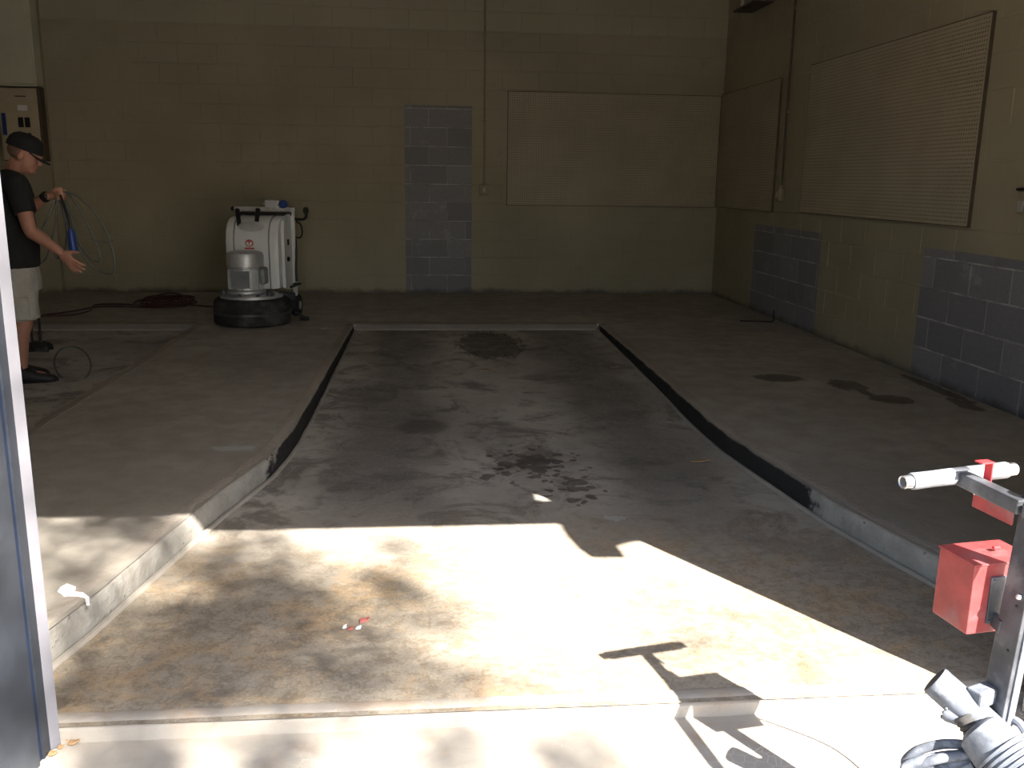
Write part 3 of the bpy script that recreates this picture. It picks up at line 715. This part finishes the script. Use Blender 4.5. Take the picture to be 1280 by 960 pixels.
    for k, (o, L, fan) in enumerate(((.028, .070, .20), (.010, .080, .05), (-.010, .074, -.10), (-.028, .058, -.28))):
        a = wrR+d*.092+spread*o; dd = (d+spread*fan).normalized()
        p1 = a+dd*L*.5+nrm*.004; p2 = a+dd*L*.8+nrm*-.004; p3 = a+dd*L+nrm*-.012
        b.tube(crom([a-dd*.02, p1, p2, p3], 4), [.0112]*4+[.0105]*4+[.0095]*4+[.0075], 8); b.ball(p3, .0078)
    a = wrR+d*.035+spread*.034; dd = (d*.7+spread*.75-nrm*.25).normalized()
    b.tube(crom([a-dd*.015, a+dd*.03, a+dd*.062+d*.008], 4), [.013]*4+[.011]*4+[.008], 8); b.ball(a+dd*.062+d*.008, .0085)
    # left fist closed round the cable
    hc = W(73, 243, 6.40); dl = (hc-wrL).normalized()
    b.ball(hc-dl*.012, (.048, .028, .036), Matrix.Identity(3), 16, 10); b.tube([wrL, hc], [.027, .03], 12)
    for k in range(4):
        z = .030-.019*k; f = .034-.003*abs(k-1)
        pth = [hc+Vector((.018, .03, z)), hc+Vector((f+.008, .012, z)), hc+Vector((f+.006, -.02, z-.002)), hc+Vector((.012, -.036, z-.004)), hc+Vector((-.008, -.03, z-.004))]
        b.tube(crom(pth, 4), .0095, 8); b.ball(pth[-1], .0092)
    b.tube(crom([hc+Vector((-.03, -.026, .02)), hc+Vector((.0, -.036, .038)), hc+Vector((.03, -.03, .04))], 4), [.013]*4+[.011]*4+[.009], 8)
    remesh(b, 'body', MAT['skin'], root, .0055, 5)
    for s in (-1, 1): MB().ball(hp(.073, s*.03, .002), (.008, .012, .007), hm).build('eye', MAT['black'], root, True)
    # hair under the cap edge
    h = MB(); h.ball(hp(-.03, 0, .012), (.083, .0785, .065), hm, 18, 12); h.build('hair', MAT['hair'], root, True)
    # cap
    rings = []
    for z, s in ((.018, 1.0), (.04, 1.02), (.075, .95), (.10, .80), (.118, .52), (.124, .12)):
        rings.append([hp(-.012+.109*s*math.cos(a)-.004, .090*s*math.sin(a), z+.006) for a in [2*math.pi*k/24 for k in range(24)]])
    cp = MB().loft(rings).build('cap', MAT['cap'], root, True, angle=60)
    o, i = [], []
    for k in range(13):
        a = -1.25+2.5*k/12; o.append((.06+.092*math.cos(a)*1.0, .082*math.sin(a)/math.sin(1.25)))
    poly = [(.03, -.08)]+o+[(.03, .08)]
    MB().prism(poly, 0, .007, lambda u, v, dd: hp(u, v, .022-.32*(u-.05)-1.6*v*v+dd)).build('cap_brim', MAT['cap'], cp, True)
    MB().ball(hp(-.014, 0, .132), (.010, .010, .006), hm).build('cap_button', MAT['cap'], cp, True)
    # t-shirt
    t = MB(); hem = hip+Vector((.0, 0, .06)); n0 = neck0
    rows = [(hem, .142, .185), (hem.lerp(n0, .25)+Vector((.006, 0, 0)), .14, .175), (hem.lerp(n0, .55)+Vector((-.012, 0, 0)), .138, .185), (hem.lerp(n0, .8)+Vector((-.02, 0, 0)), .128, .195), (hem.lerp(n0, .95)+Vector((-.012, 0, 0)), .095, .165), (n0+Vector((-.004, 0, .018)), .07, .085), (n0+Vector((.006, 0, .034)), .064, .068)]
    t.loft([ring(c, rx, ry) for c, rx, ry in rows])
    for sh, el in ((shR, elR), (shL, elL)):
        e = sh.lerp(el, .62); c = Vector((neck0.x-.01, sh.y*.55, neck0.z-.035))
        t.tube(crom([c, sh+Vector((0, 0, .005)), sh.lerp(el, .35), e], 4), [.075]*4+[.074]*4+[.071]*4+[.068], 16)
    remesh(t, 'shirt', MAT['shirt'], root, .009, 4)
    # shorts
    s_ = MB(); top = hip+Vector((0, 0, .10))
    s_.loft([ring(top, .128, .17), ring(hip+Vector((0, 0, 0)), .140, .185), ring(hip+Vector((.005, 0, -.09)), .135, .18)])
    for s, kn in ((-1, kneeR), (1, kneeL)):
        h0 = hip+Vector((0, s*.088, -.01)); e = kn+Vector((0, 0, .005)); dn = (e-h0)
        s_.loft([ring(h0, .115, .088, -dn), ring(h0.lerp(e, .5), .108, .092, -dn), ring(e, .104, .092, -dn)])
    sh = remesh(s_, 'shorts', MAT['shorts'], root, .009, 3)
    pk = (hip+Vector((.0, -.088, -.01))).lerp(kneeR, .68)
    MB().box(pk+Vector((0, -.092, 0)), (.13, .02, .15), None, .009).build('cargo_pocket', MAT['shorts'], sh, True)
    # shoes
    for s, an in ((-1, ankR), (1, ankL)):
        z0 = 0.0; R = []
        for x, wd, ht in ((-.092, .026, .09), (-.078, .042, .135), (-.02, .049, .142), (.035, .050, .118), (.09, .053, .088), (.15, .050, .070), (.195, .036, .055), (.215, .016, .034)):
            R.append([Vector((an.x+x, an.y+wd*math.cos(a), z0+.004+(ht/2)*(1+math.sin(a)))) for a in [2*math.pi*k/14 for k in range(14)]])
        so_ = MB().loft(R).build('shoe', MAT['shoe'], root, True, angle=70)
        MB().prism([(-.097, -.03), (-.07, -.046), (.06, -.053), (.15, -.053), (.205, -.03), (.22, 0), (.205, .03), (.15, .053), (.06, .053), (-.07, .046), (-.097, .03)], 0.001, .024, lambda u, v, dd: Vector((an.x+u, an.y+v, dd))).build('sole', MAT['black'], so_)
        MB().tube([Vector((an.x-.02, an.y, .10)), Vector((an.x-.006, an.y, .165))], [.048, .046], 14).build('sock', MAT['shirt'], so_, True)
    # watch
    wd = (wrL-elL).normalized()
    MB().cyl(wrL-wd*.018, wrL+wd*.012, .034, None, 18).build('watch_strap', MAT['black'], root, True)
    MB().ball(wrL+Vector((0, -.033, .004)), (.017, .008, .017)).build('watch', MAT['black'], root, True)
person()
# cable held in the far hand
def held_cable():
    hand = at(74, 242, 6.385); r = empty('cable_coil', hand); tag(r, 'grey cable in open loops hanging from the man\'s raised hand', 'cable')
    def P(px, py, Y): return at(px, py, Y)-hand
    loops = [[(74, 241, 6.39), (92, 243, 6.36), (115, 262, 6.34), (133, 290, 6.33), (143, 325, 6.34), (140, 342, 6.38), (122, 338, 6.42), (104, 320, 6.44), (88, 290, 6.43), (77, 258, 6.41)],
             [(74, 240, 6.385), (88, 245, 6.42), (104, 270, 6.46), (118, 300, 6.48), (126, 322, 6.48), (118, 326, 6.5), (100, 306, 6.48), (84, 275, 6.44), (76, 252, 6.41)],
             [(72, 242, 6.39), (64, 262, 6.36), (54, 285, 6.36), (46, 315, 6.38), (48, 330, 6.42), (58, 322, 6.45), (66, 295, 6.44), (71, 262, 6.42)],
             [(73, 243, 6.38), (70, 270, 6.33), (66, 300, 6.33), (70, 322, 6.36), (80, 316, 6.40), (83, 290, 6.42), (78, 262, 6.41)],
             [(75, 242, 6.40), (80, 256, 6.40), (86, 276, 6.44), (90, 300, 6.50), (98, 312, 6.52), (94, 285, 6.5), (84, 258, 6.44)]]
    for L in loops: MB().tube(crom([P(*p) for p in L], 6, True), .0062, 6, True).build('loop', MAT['cable'], r, True)
    MB().tube(crom([P(75, 243, 6.37), P(82, 262, 6.34), P(87, 278, 6.33), P(89, 290, 6.33)]), .0085, 8).build('tail', MAT['black'], r, True)
    MB().tube([P(88, 286, 6.33), P(89, 292, 6.33), P(91, 308, 6.33), P(92, 315, 6.33)], [.014, .024, .027, .024], 12).build('plug', MAT['blue'], r, True)
    MB().tube(crom([P(112, 298, 6.36), P(124, 302, 6.34), P(134, 303, 6.33), P(142, 300, 6.33)]), .004, 6).build('tie', MAT['strip'], r, True)
held_cable()

# ---------------------------------------------------------------- hand-guided surface planer in the doorway
def planer():
    base = Vector((1.14, 1.50, PIT-.045)); r = empty('surface_planer', base)
    tag(r, 'dusty hand-guided floor planer with red steel box and T-handle in the doorway', 'floor planer')
    ex = Vector((.985, .17, 0)).normalized(); ey = Vector((-ex.y, ex.x, 0)); ez = Vector((0, 0, 1)); Rm = Matrix((ex, ey, ez)).transposed()
    def l(p): return Vector(p)-base
    A, B = Vector((.963, 1.684, .681)), Vector((1.234, 1.730, .691)); M_ = (A+B)/2; dr = (B-A).normalized()
    # handle: steel tube, two grips
    hd = MB().tube([l(A), l(A+dr*.02), l(B-dr*.02), l(B)], .0135, 16, cap=False).build('handle_tube', MAT['chrome'], r, True)
    MB().tube([l(A+dr*.001), l(A+dr*.05)], .0095, 14).build('tube_bore', MAT['steel'], hd, True)
    for e, s in ((A, 1), (B, -1)):
        q = e+dr*s*.002; MB().tube([l(q), l(q+dr*s*.004), l(q+dr*s*.008), l(q+dr*s*.012), l(q+dr*s*.016)], [.0142, .0132, .0142, .0132, .0142], 16).build('thread', MAT['chrome'], hd, True)
        MB().tube([l(e+dr*s*.020), l(e+dr*s*.024), l(e+dr*s*.07), l(e+dr*s*.118), l(e+dr*s*.124)], [.0165, .0178, .0172, .0178, .016], 18).build('grip', MAT['grip'], hd, True)
    post = Vector((1.128, 1.553, 0))
    # stem from the handle to the post
    st = MB().bar(l(M_+ey*.016+Vector((0, 0, -.002))), l(post+ey*-.01+Vector((0, 0, .676))), .028, .030, ex, .003).build('stem', MAT['steel'], r)
    MB().tube([l(M_-dr*.018), l(M_+dr*.018)], .0175, 16).build('clamp', MAT['steel'], st, True)
    # red latch plate under the stem and its tongue above
    c = (M_+post+Vector((0, 0, .676)))*.5; c.z = .652
    la = MB().bar(l(M_+ey*-.045+Vector((0, 0, -.034))), l(M_+ey*-.15+Vector((0, 0, -.036))), .004, .034, ex, .001).build('red_latch', MAT['red'], r)
    q = M_+ey*-.055+ex*.019
    MB().bar(l(q+Vector((0, 0, -.03))), l(q+Vector((0, 0, .045))), .003, .020, ex, .0006).build('latch_tongue', MAT['redb'], la)
    MB().box(l(q+Vector((0, 0, .046))-ex*.012), (.030, .021, .003), Rm, .0006).build('latch_tab', MAT['redb'], la)
    MB().ball(l(M_+ey*-.05+ex*-.003+Vector((0, 0, -.022))), .003).build('rivet', MAT['chrome'], la, True)
    # post: rectangular tube leaning a little, its dark side towards the bay
    e0, e1 = at(1276, 640, 1.56), at(1232, 862, 1.56); e0 = e0+(e0-e1)*.10; e1 = e1+(e1-e0)*.25
    off = ey*-.0235+ex*.012
    po = MB().bar(l(e0+off), l(e1+off), .024, .056, ex, .002).build('post', MAT['steel'], r)
    for f in (.42, .60): MB().ball(l(e0.lerp(e1, f)+ey*-.033), .003).build('bolt_hole', MAT['black'], po, True)
    for f in (.12, .38): MB().ball(l(e0.lerp(e1, f)+ey*-.036+ex*-.002), .0065).build('bolt', MAT['chrome'], po, True)
    MB().ball(l(e0+off+ez*.02+ey*.005), .018).build('knob', MAT['chrome'], po, True)
    MB().bar(l(e0.lerp(e1, .18)+off+ey*-.028+ex*.006), l(e1+off+ey*-.028+ex*.006), .016, .008, ex, .001).build('lit_edge', MAT['dust'], po)  # paler bar: the post's sunlit edge put into the colour
    MB().bar(l(post+ey*-.02+ez*.676), l(Vector((1.195, 1.16, .68))), .028, .030, ex, .003).build('rear_arm', MAT['steel'], r)
    # red box
    o = Vector((1.0725, 1.578, .393)); bx = Vector((.98, .2, 0)).normalized(); by = Vector((-.14, .99, 0)).normalized()
    bx = Vector((by.y, -by.x, 0)); Bm = Matrix((bx, by, ez)).transposed(); bw, bd, bh = .145, .103, .148
    cc = o+bx*bw/2+by*bd/2+ez*bh/2
    rb = MB().box(l(cc), (bw, bd, bh), Bm, .003).build('red_box', MAT['red'], r)
    MB().box(l(cc+ez*(bh/2+.001)), (bw+.004, bd+.004, .004), Bm, .001).build('box_lid', MAT['red'], rb)
    MB().box(l(o+bx*.066+by*-.002+ez*.072), (.052, .005, .10), Bm, .001).build('box_plate', MAT['steel'], rb)
    for z in (.028, .115): MB().ball(l(o+bx*.045+by*-.005+ez*z), .003).build('rivet', MAT['steel'], rb, True)
    MB().box(l(o+bx*.09+by*.05+ez*.16), (.016, .008, .006), Bm, .002).build('lid_catch', MAT['redb'], rb)
    MB().bar(l(o+bx*.06+by*.0+ez*.03), l(post+ez*.42), .03, .01, ez).build('box_strap', MAT['steel'], rb)
    # dust port tube and side collar
    t0, t1 = Vector((1.022, 1.585, .292)), Vector((1.150, 1.475, .185)); td_ = (t1-t0).normalized()
    MB().tube([l(t0), l(t0+td_*.004), l(t1)], [.030, .0325, .0325], 24).build('dust_port', MAT['dust'], r, True)
    MB().tube([l(t0+td_*-.0005), l(t0+td_*.001)], .028, 24).build('port_bore', MAT['steel'], r, True)
    s0 = at(1180, 888, 1.555); s1 = at(1207, 900, 1.53)
    cl = MB().tube([l(s0), l(s0.lerp(s1, .2)), l(s1)], [.017, .0195, .0165], 14).build('collar', MAT['dust'], r, True)
    for k in range(3): MB().ball(l(s0+Vector((-.004, -.012+.004*k, .012-.012*k))), .0045).build('collar_tooth', MAT['steel'], cl, True)
    # bellows and port arm
    pts = []; rr = []
    a0, a1 = at(1203, 893, 1.53), at(1250, 960, 1.47)
    for k in range(25): pts.append(l(a0.lerp(a1, k/24))); rr.append(.019+.0035*(k % 2))
    MB().tube(pts, rr, 16).build('bellows', MAT['rubber'], r, True)
    a0, a1 = at(1216, 873, 1.53), at(1247, 862, 1.56)
    MB().bar(l(a0), l(a1), .034, .034, ez, .004).build('port_arm', MAT['dust'], r)
    # motor with fins
    m0, m1 = at(1225, 915, 1.49), at(1290, 985, 1.39); md = (m1-m0).normalized()
    mo = MB().tube([l(m0-md*.01), l(m0), l(m0+md*.05), l(m1)], [.032, .046, .054, .058], 28).build('motor', MAT['dust'], r, True)
    for k in range(9):
        c = m0+md*(.05+.011*k); MB().tube([l(c), l(c+md*.0045)], .0625, 28).build('fin', MAT['dust'], mo, True)
    # lower body: housing, drum cover, wheels
    hb = base+Vector((.06, -.06, .12)); MB().box(l(hb), (.20, .26, .15), Rm, .015).build('housing', MAT['dust'], r)
    MB().bar(l(post+ez*.16), l(hb+Vector((0, 0, .05))), .06, .03, ex).build('post_foot', MAT['steel'], r)
    MB().bar(l(m1), l(hb+Vector((0, 0, .04))), .05, .05, ex).build('motor_mount', MAT['dust'], r)
    for sx in (-.12, .12):
        wc = hb+ex*sx+ey*-.08+Vector((0, 0, -.065)); MB().tube([l(wc-ex*.015), l(wc+ex*.015)], .055, 24).build('wheel', MAT['rubber'], r, True)
    for sx in (-.075, .075):
        wc = hb+ex*sx+ey*.11+Vector((0, 0, -.085)); MB().tube([l(wc-ex*.012), l(wc+ex*.012)], .035, 20).build('front_wheel', MAT['rubber'], r, True)
    # cable loops hung by the motor
    loops = [[(1216, 932, 1.50), (1180, 930, 1.52), (1148, 938, 1.54), (1132, 952, 1.55), (1140, 958, 1.53), (1175, 948, 1.50), (1216, 944, 1.48)],
             [(1218, 942, 1.49), (1180, 945, 1.51), (1150, 951, 1.52), (1131, 960, 1.53), (1140, 975, 1.50), (1185, 972, 1.48), (1218, 958, 1.46)],
             [(1218, 950, 1.48), (1170, 960, 1.51), (1140, 972, 1.52), (1150, 985, 1.49), (1200, 975, 1.46)]]
    for L in loops: MB().tube(crom([at(*p)-base for p in L], 6), .0098, 10).build('cable_loop', MAT['dust'], r, True)
    MB().tube(crom([at(1262, 898, 1.52)-base, at(1275, 905, 1.5)-base, at(1290, 930, 1.47)-base]), .008, 8).build('cable', MAT['dust'], r, True)
    MB().tube(crom([l(o+bx*.15+by*.02+ez*.02), l(Vector((1.27, 1.63, .25))), l(Vector((1.26, 1.55, .16))), l(Vector((1.22, 1.45, .10)))]), .0035, 8).build('throttle_cable', MAT['black'], r, True)
planer()

# ---------------------------------------------------------------- litter and marks
p = [(76, 735), (84, 731), (95, 735), (94, 741), (104, 742), (112, 748), (112, 757), (108, 757), (106, 748), (96, 746), (80, 746), (72, 741)]
m = MB(); c = onz(88, 741, .001)
m.prism([((onz(a, b_, 0)-c).x, (onz(a, b_, 0)-c).y) for a, b_ in p], .0, .004, lambda u, v, d: Vector((u, v, d)))
o = m.build('paint_spill', MAT['whitepaint']); o.location = (c.x, c.y, .0005); tag(o, 'white paint spill on the floor beside the pale door strip', 'paint spill')
def scrap(px, py, z, poly, mat, name, label, cat, h=.004, curl=.006):
    c = onz(px, py, z); m = MB()
    top = [Vector((u, v, h+curl*((i % 3)/2))) for i, (u, v) in enumerate(poly)]; bot = [p-Vector((0, 0, .003)) for p in top]
    for v in bot: v.z = max(v.z-.002, .0)
    m.loft([bot, top]); o = m.build(name, mat); o.location = (c.x, c.y, z+.0005); tag(o, label, cat); return o
PZ = PIT+.002
scrap(455, 777, PZ, [(-.012, -.012), (.010, -.006), (.018, .012), (.004, .02), (-.013, .012)], MAT['litter_red'], 'paper_scrap', 'larger torn red paper scrap on the sunlit bay floor', 'scrap')
scrap(438, 787, PZ, [(-.008, -.007), (.008, -.006), (.009, .007), (-.006, .010)], MAT['litter_red'], 'paper_scrap', 'smaller pinkish paper scrap between two white crumbs on the bay floor', 'scrap')
scrap(431, 785, PZ, [(-.006, -.006), (.006, -.004), (.005, .008), (-.006, .007)], MAT['whitepaint'], 'paper_crumb', 'white paper crumb left of the pinkish scrap', 'scrap')
scrap(448, 786, PZ, [(-.008, -.004), (.007, -.006), (.009, .004), (-.003, .009)], MAT['whitepaint'], 'paper_crumb', 'white paper crumb beside the torn red scrap', 'scrap')
scrap(875, 577, PZ, [(-.045, -.008), (.01, -.014), (.05, -.004), (.02, .012), (-.03, .01)], MAT['litter_tan'], 'dry_leaf', 'curled dry leaf on the bay floor near the right edge', 'leaf')
scrap(603, 463, PIT+.02, [(-.07, .0), (-.02, .012), (.03, .004), (.06, -.03), (.07, -.02), (.03, .02), (-.03, .03)], MAT['litter_tan'], 'wood_splinter', 'curved wood splinter in front of the dark oil stain', 'splinter')
scrap(767, 460, PIT+.02, [(-.04, -.02), (.03, .02), (.045, .03), (-.03, -.0)], MAT['panel'], 'wood_chip', 'pale wood chip on the bay floor near its back right corner', 'chip')
scrap(408, 411, .001, [(-.05, -.02), (.0, -.03), (.05, -.01), (.04, .02), (-.03, .02)], MAT['panel'], 'wood_chip', 'pale chip on the floor between the grinder and the bay', 'chip')
scrap(571, 411, pit_z(8.05)+.002, [(-.025, -.02), (.02, -.02), (.03, .02), (-.02, .025)], MAT['rubber'], 'rubble', 'small dark lump against the back bay edge', 'debris', .03)
scrap(588, 411, pit_z(8.05)+.002, [(-.05, -.02), (.03, -.025), (.05, .01), (.0, .03), (-.04, .02)], MAT['rubber'], 'rubble', 'wider dark lump against the back bay edge', 'debris', .03)
# thin rod bent up against the right wall
a, b_, c = onz(925, 401, .006), onz(967, 402, .006), at(967, 388, onz(967, 402, .006).y)
o = MB().tube([a-b_, Vector((-.01, 0, 0)), Vector((0, 0, .01)), c-b_], .006, 8).build('bent_rod', MAT['black'], None, True); o.location = b_
tag(o, 'thin dark bent rod on the floor by the smaller grey patch', 'rod')
# dry leaves at the foot of the door frame
for k, (px, py) in enumerate(((84, 926), (92, 930), (76, 936), (66, 944))):
    s = .8+.3*math.sin(k*2.1)
    scrap(px, py, PIT-.043, [(-.012*s, -.006*s), (.004, -.010*s), (.015*s, .002), (.004, .011*s), (-.01*s, .006)], MAT['litter_tan'], 'dry_leaf',
          ('dry leaf crumb furthest from the door frame foot', 'dry leaf crumb right of the pale strip foot', 'dry leaf crumb under the pale strip', 'dry leaf crumb at the corner of the dark frame')[k], 'leaf', .006)

# ---------------------------------------------------------------- tree outside, towards the sun: its crown dapples the drive and the bay
def tree():
    r = empty('tree', (2.2, -7.5, PIT-.045)); tag(r, 'leafy tree outside beyond the drive', 'tree')
    L = r.location
    def src(px, py, t, z=PIT): return onz(px, py, z)+Vector((.612, -1.0, 1.065))*t
    # clumps of leaves; each listed clump shades the ground round a pixel of the photograph
    spots = [(165, 672, .13, 190), (300, 700, .15, 150), (360, 735, .17, 230), (255, 770, .16, 150), (430, 790, .2, 210), (310, 800, .18, 330), (250, 850, .18, 330), (170, 890, .16, 240),
             (120, 830, .16, 200), (400, 850, .16, 150), (480, 740, .14, 90), (540, 770, .14, 60), (350, 945, .10, 110), (750, 945, .12, 100), (200, 950, .10, 60), (130, 720, .2, 120),
             (40, 690, .3, 330), (120, 665, .14, 60), (510, 690, .10, 30), (860, 805, .14, 30), (980, 800, .12, 40), (600, 860, .14, 60), (90, 770, .2, 120), (210, 700, .12, 80), (200, 790, .2, 160), (330, 670, .12, 60), (470, 850, .16, 110), (560, 940, .08, 60)]
    leaf = bpy.data.meshes.new('leaf'); 
    vs = []; fs = []
    rnd = random.Random(3)
    centers = []
    for px, py, rad, n in spots:
        t = rnd.uniform(8.5, 10.5); c = src(px, py, t); centers.append(c)
        for k in range(int(n*.72)):
            q = c+Vector((rnd.gauss(0, rad*.62), rnd.gauss(0, rad*.85), rnd.gauss(0, rad*.62)))
            a = Vector((rnd.uniform(-1, 1), rnd.uniform(-1, 1), rnd.uniform(-.5, .5))).normalized(); b2 = a.cross(Vector((rnd.uniform(-1, 1), rnd.uniform(-1, 1), rnd.uniform(-1, 1)))).normalized()
            s = rnd.uniform(.035, .06); i = len(vs)
            vs += [q-L-a*s, q-L+b2*s*.5+a*s*.1, q-L+a*s, q-L-b2*s*.5+a*s*.1]; fs.append((i, i+1, i+2, i+3))
    # the rest of the crown, clear of the light's way to the doorway
    for k in range(2500):
        u = rnd.uniform(0, 2*math.pi); v = rnd.uniform(-1, 1)
        q = Vector((3.2, -7.8, 9.8))+Vector((2.6*math.cos(u)*math.sqrt(1-v*v), 2.6*math.sin(u)*math.sqrt(1-v*v), 2.8*v))*rnd.uniform(.6, 1)
        a = Vector((rnd.uniform(-1, 1), rnd.uniform(-1, 1), rnd.uniform(-.5, .5))).normalized(); b2 = a.cross(Vector((rnd.uniform(-1, 1), rnd.uniform(-1, 1), rnd.uniform(-1, 1)))).normalized()
        s = .07; i = len(vs)
        # keep out of the sun's way to the doorway
        g = q-Vector((.612, -1.0, 1.065))*((q.z-PIT)/1.065)
        if -2.2 < g.x < 2.2 and 0 < g.y < 5: continue
        vs += [q-L-a*s, q-L+b2*s*.5, q-L+a*s, q-L-b2*s*.5]; fs.append((i, i+1, i+2, i+3))
    leaf.from_pydata([tuple(v) for v in vs], [], fs); leaf.materials.append(MAT['leaf'])
    fo = bpy.data.objects.new('foliage', leaf); COL.objects.link(fo); fo.parent = r; fo['kind'] = 'stuff'
    tk = Vector((2.2, -7.5, PIT-.05))
    MB().tube(crom([tk-L, tk+Vector((-.1, .1, 3))-L, tk+Vector((.1, .2, 6))-L, tk+Vector((0, .3, 9.5))-L]), [.32-.011*k for k in range(25)], 12).build('trunk', MAT['bark'], r, True)
    for c in sorted(centers, key=lambda c: c.x)[:14:2]: MB().tube(crom([tk+Vector((0, .2, 6))-L, (tk+Vector((0, .2, 6))).lerp(c, .55)+Vector((0, 0, .5))-L, c-L]), [.035-.0018*k for k in range(17)], 6).build('branch', MAT['bark'], r, True)
tree()
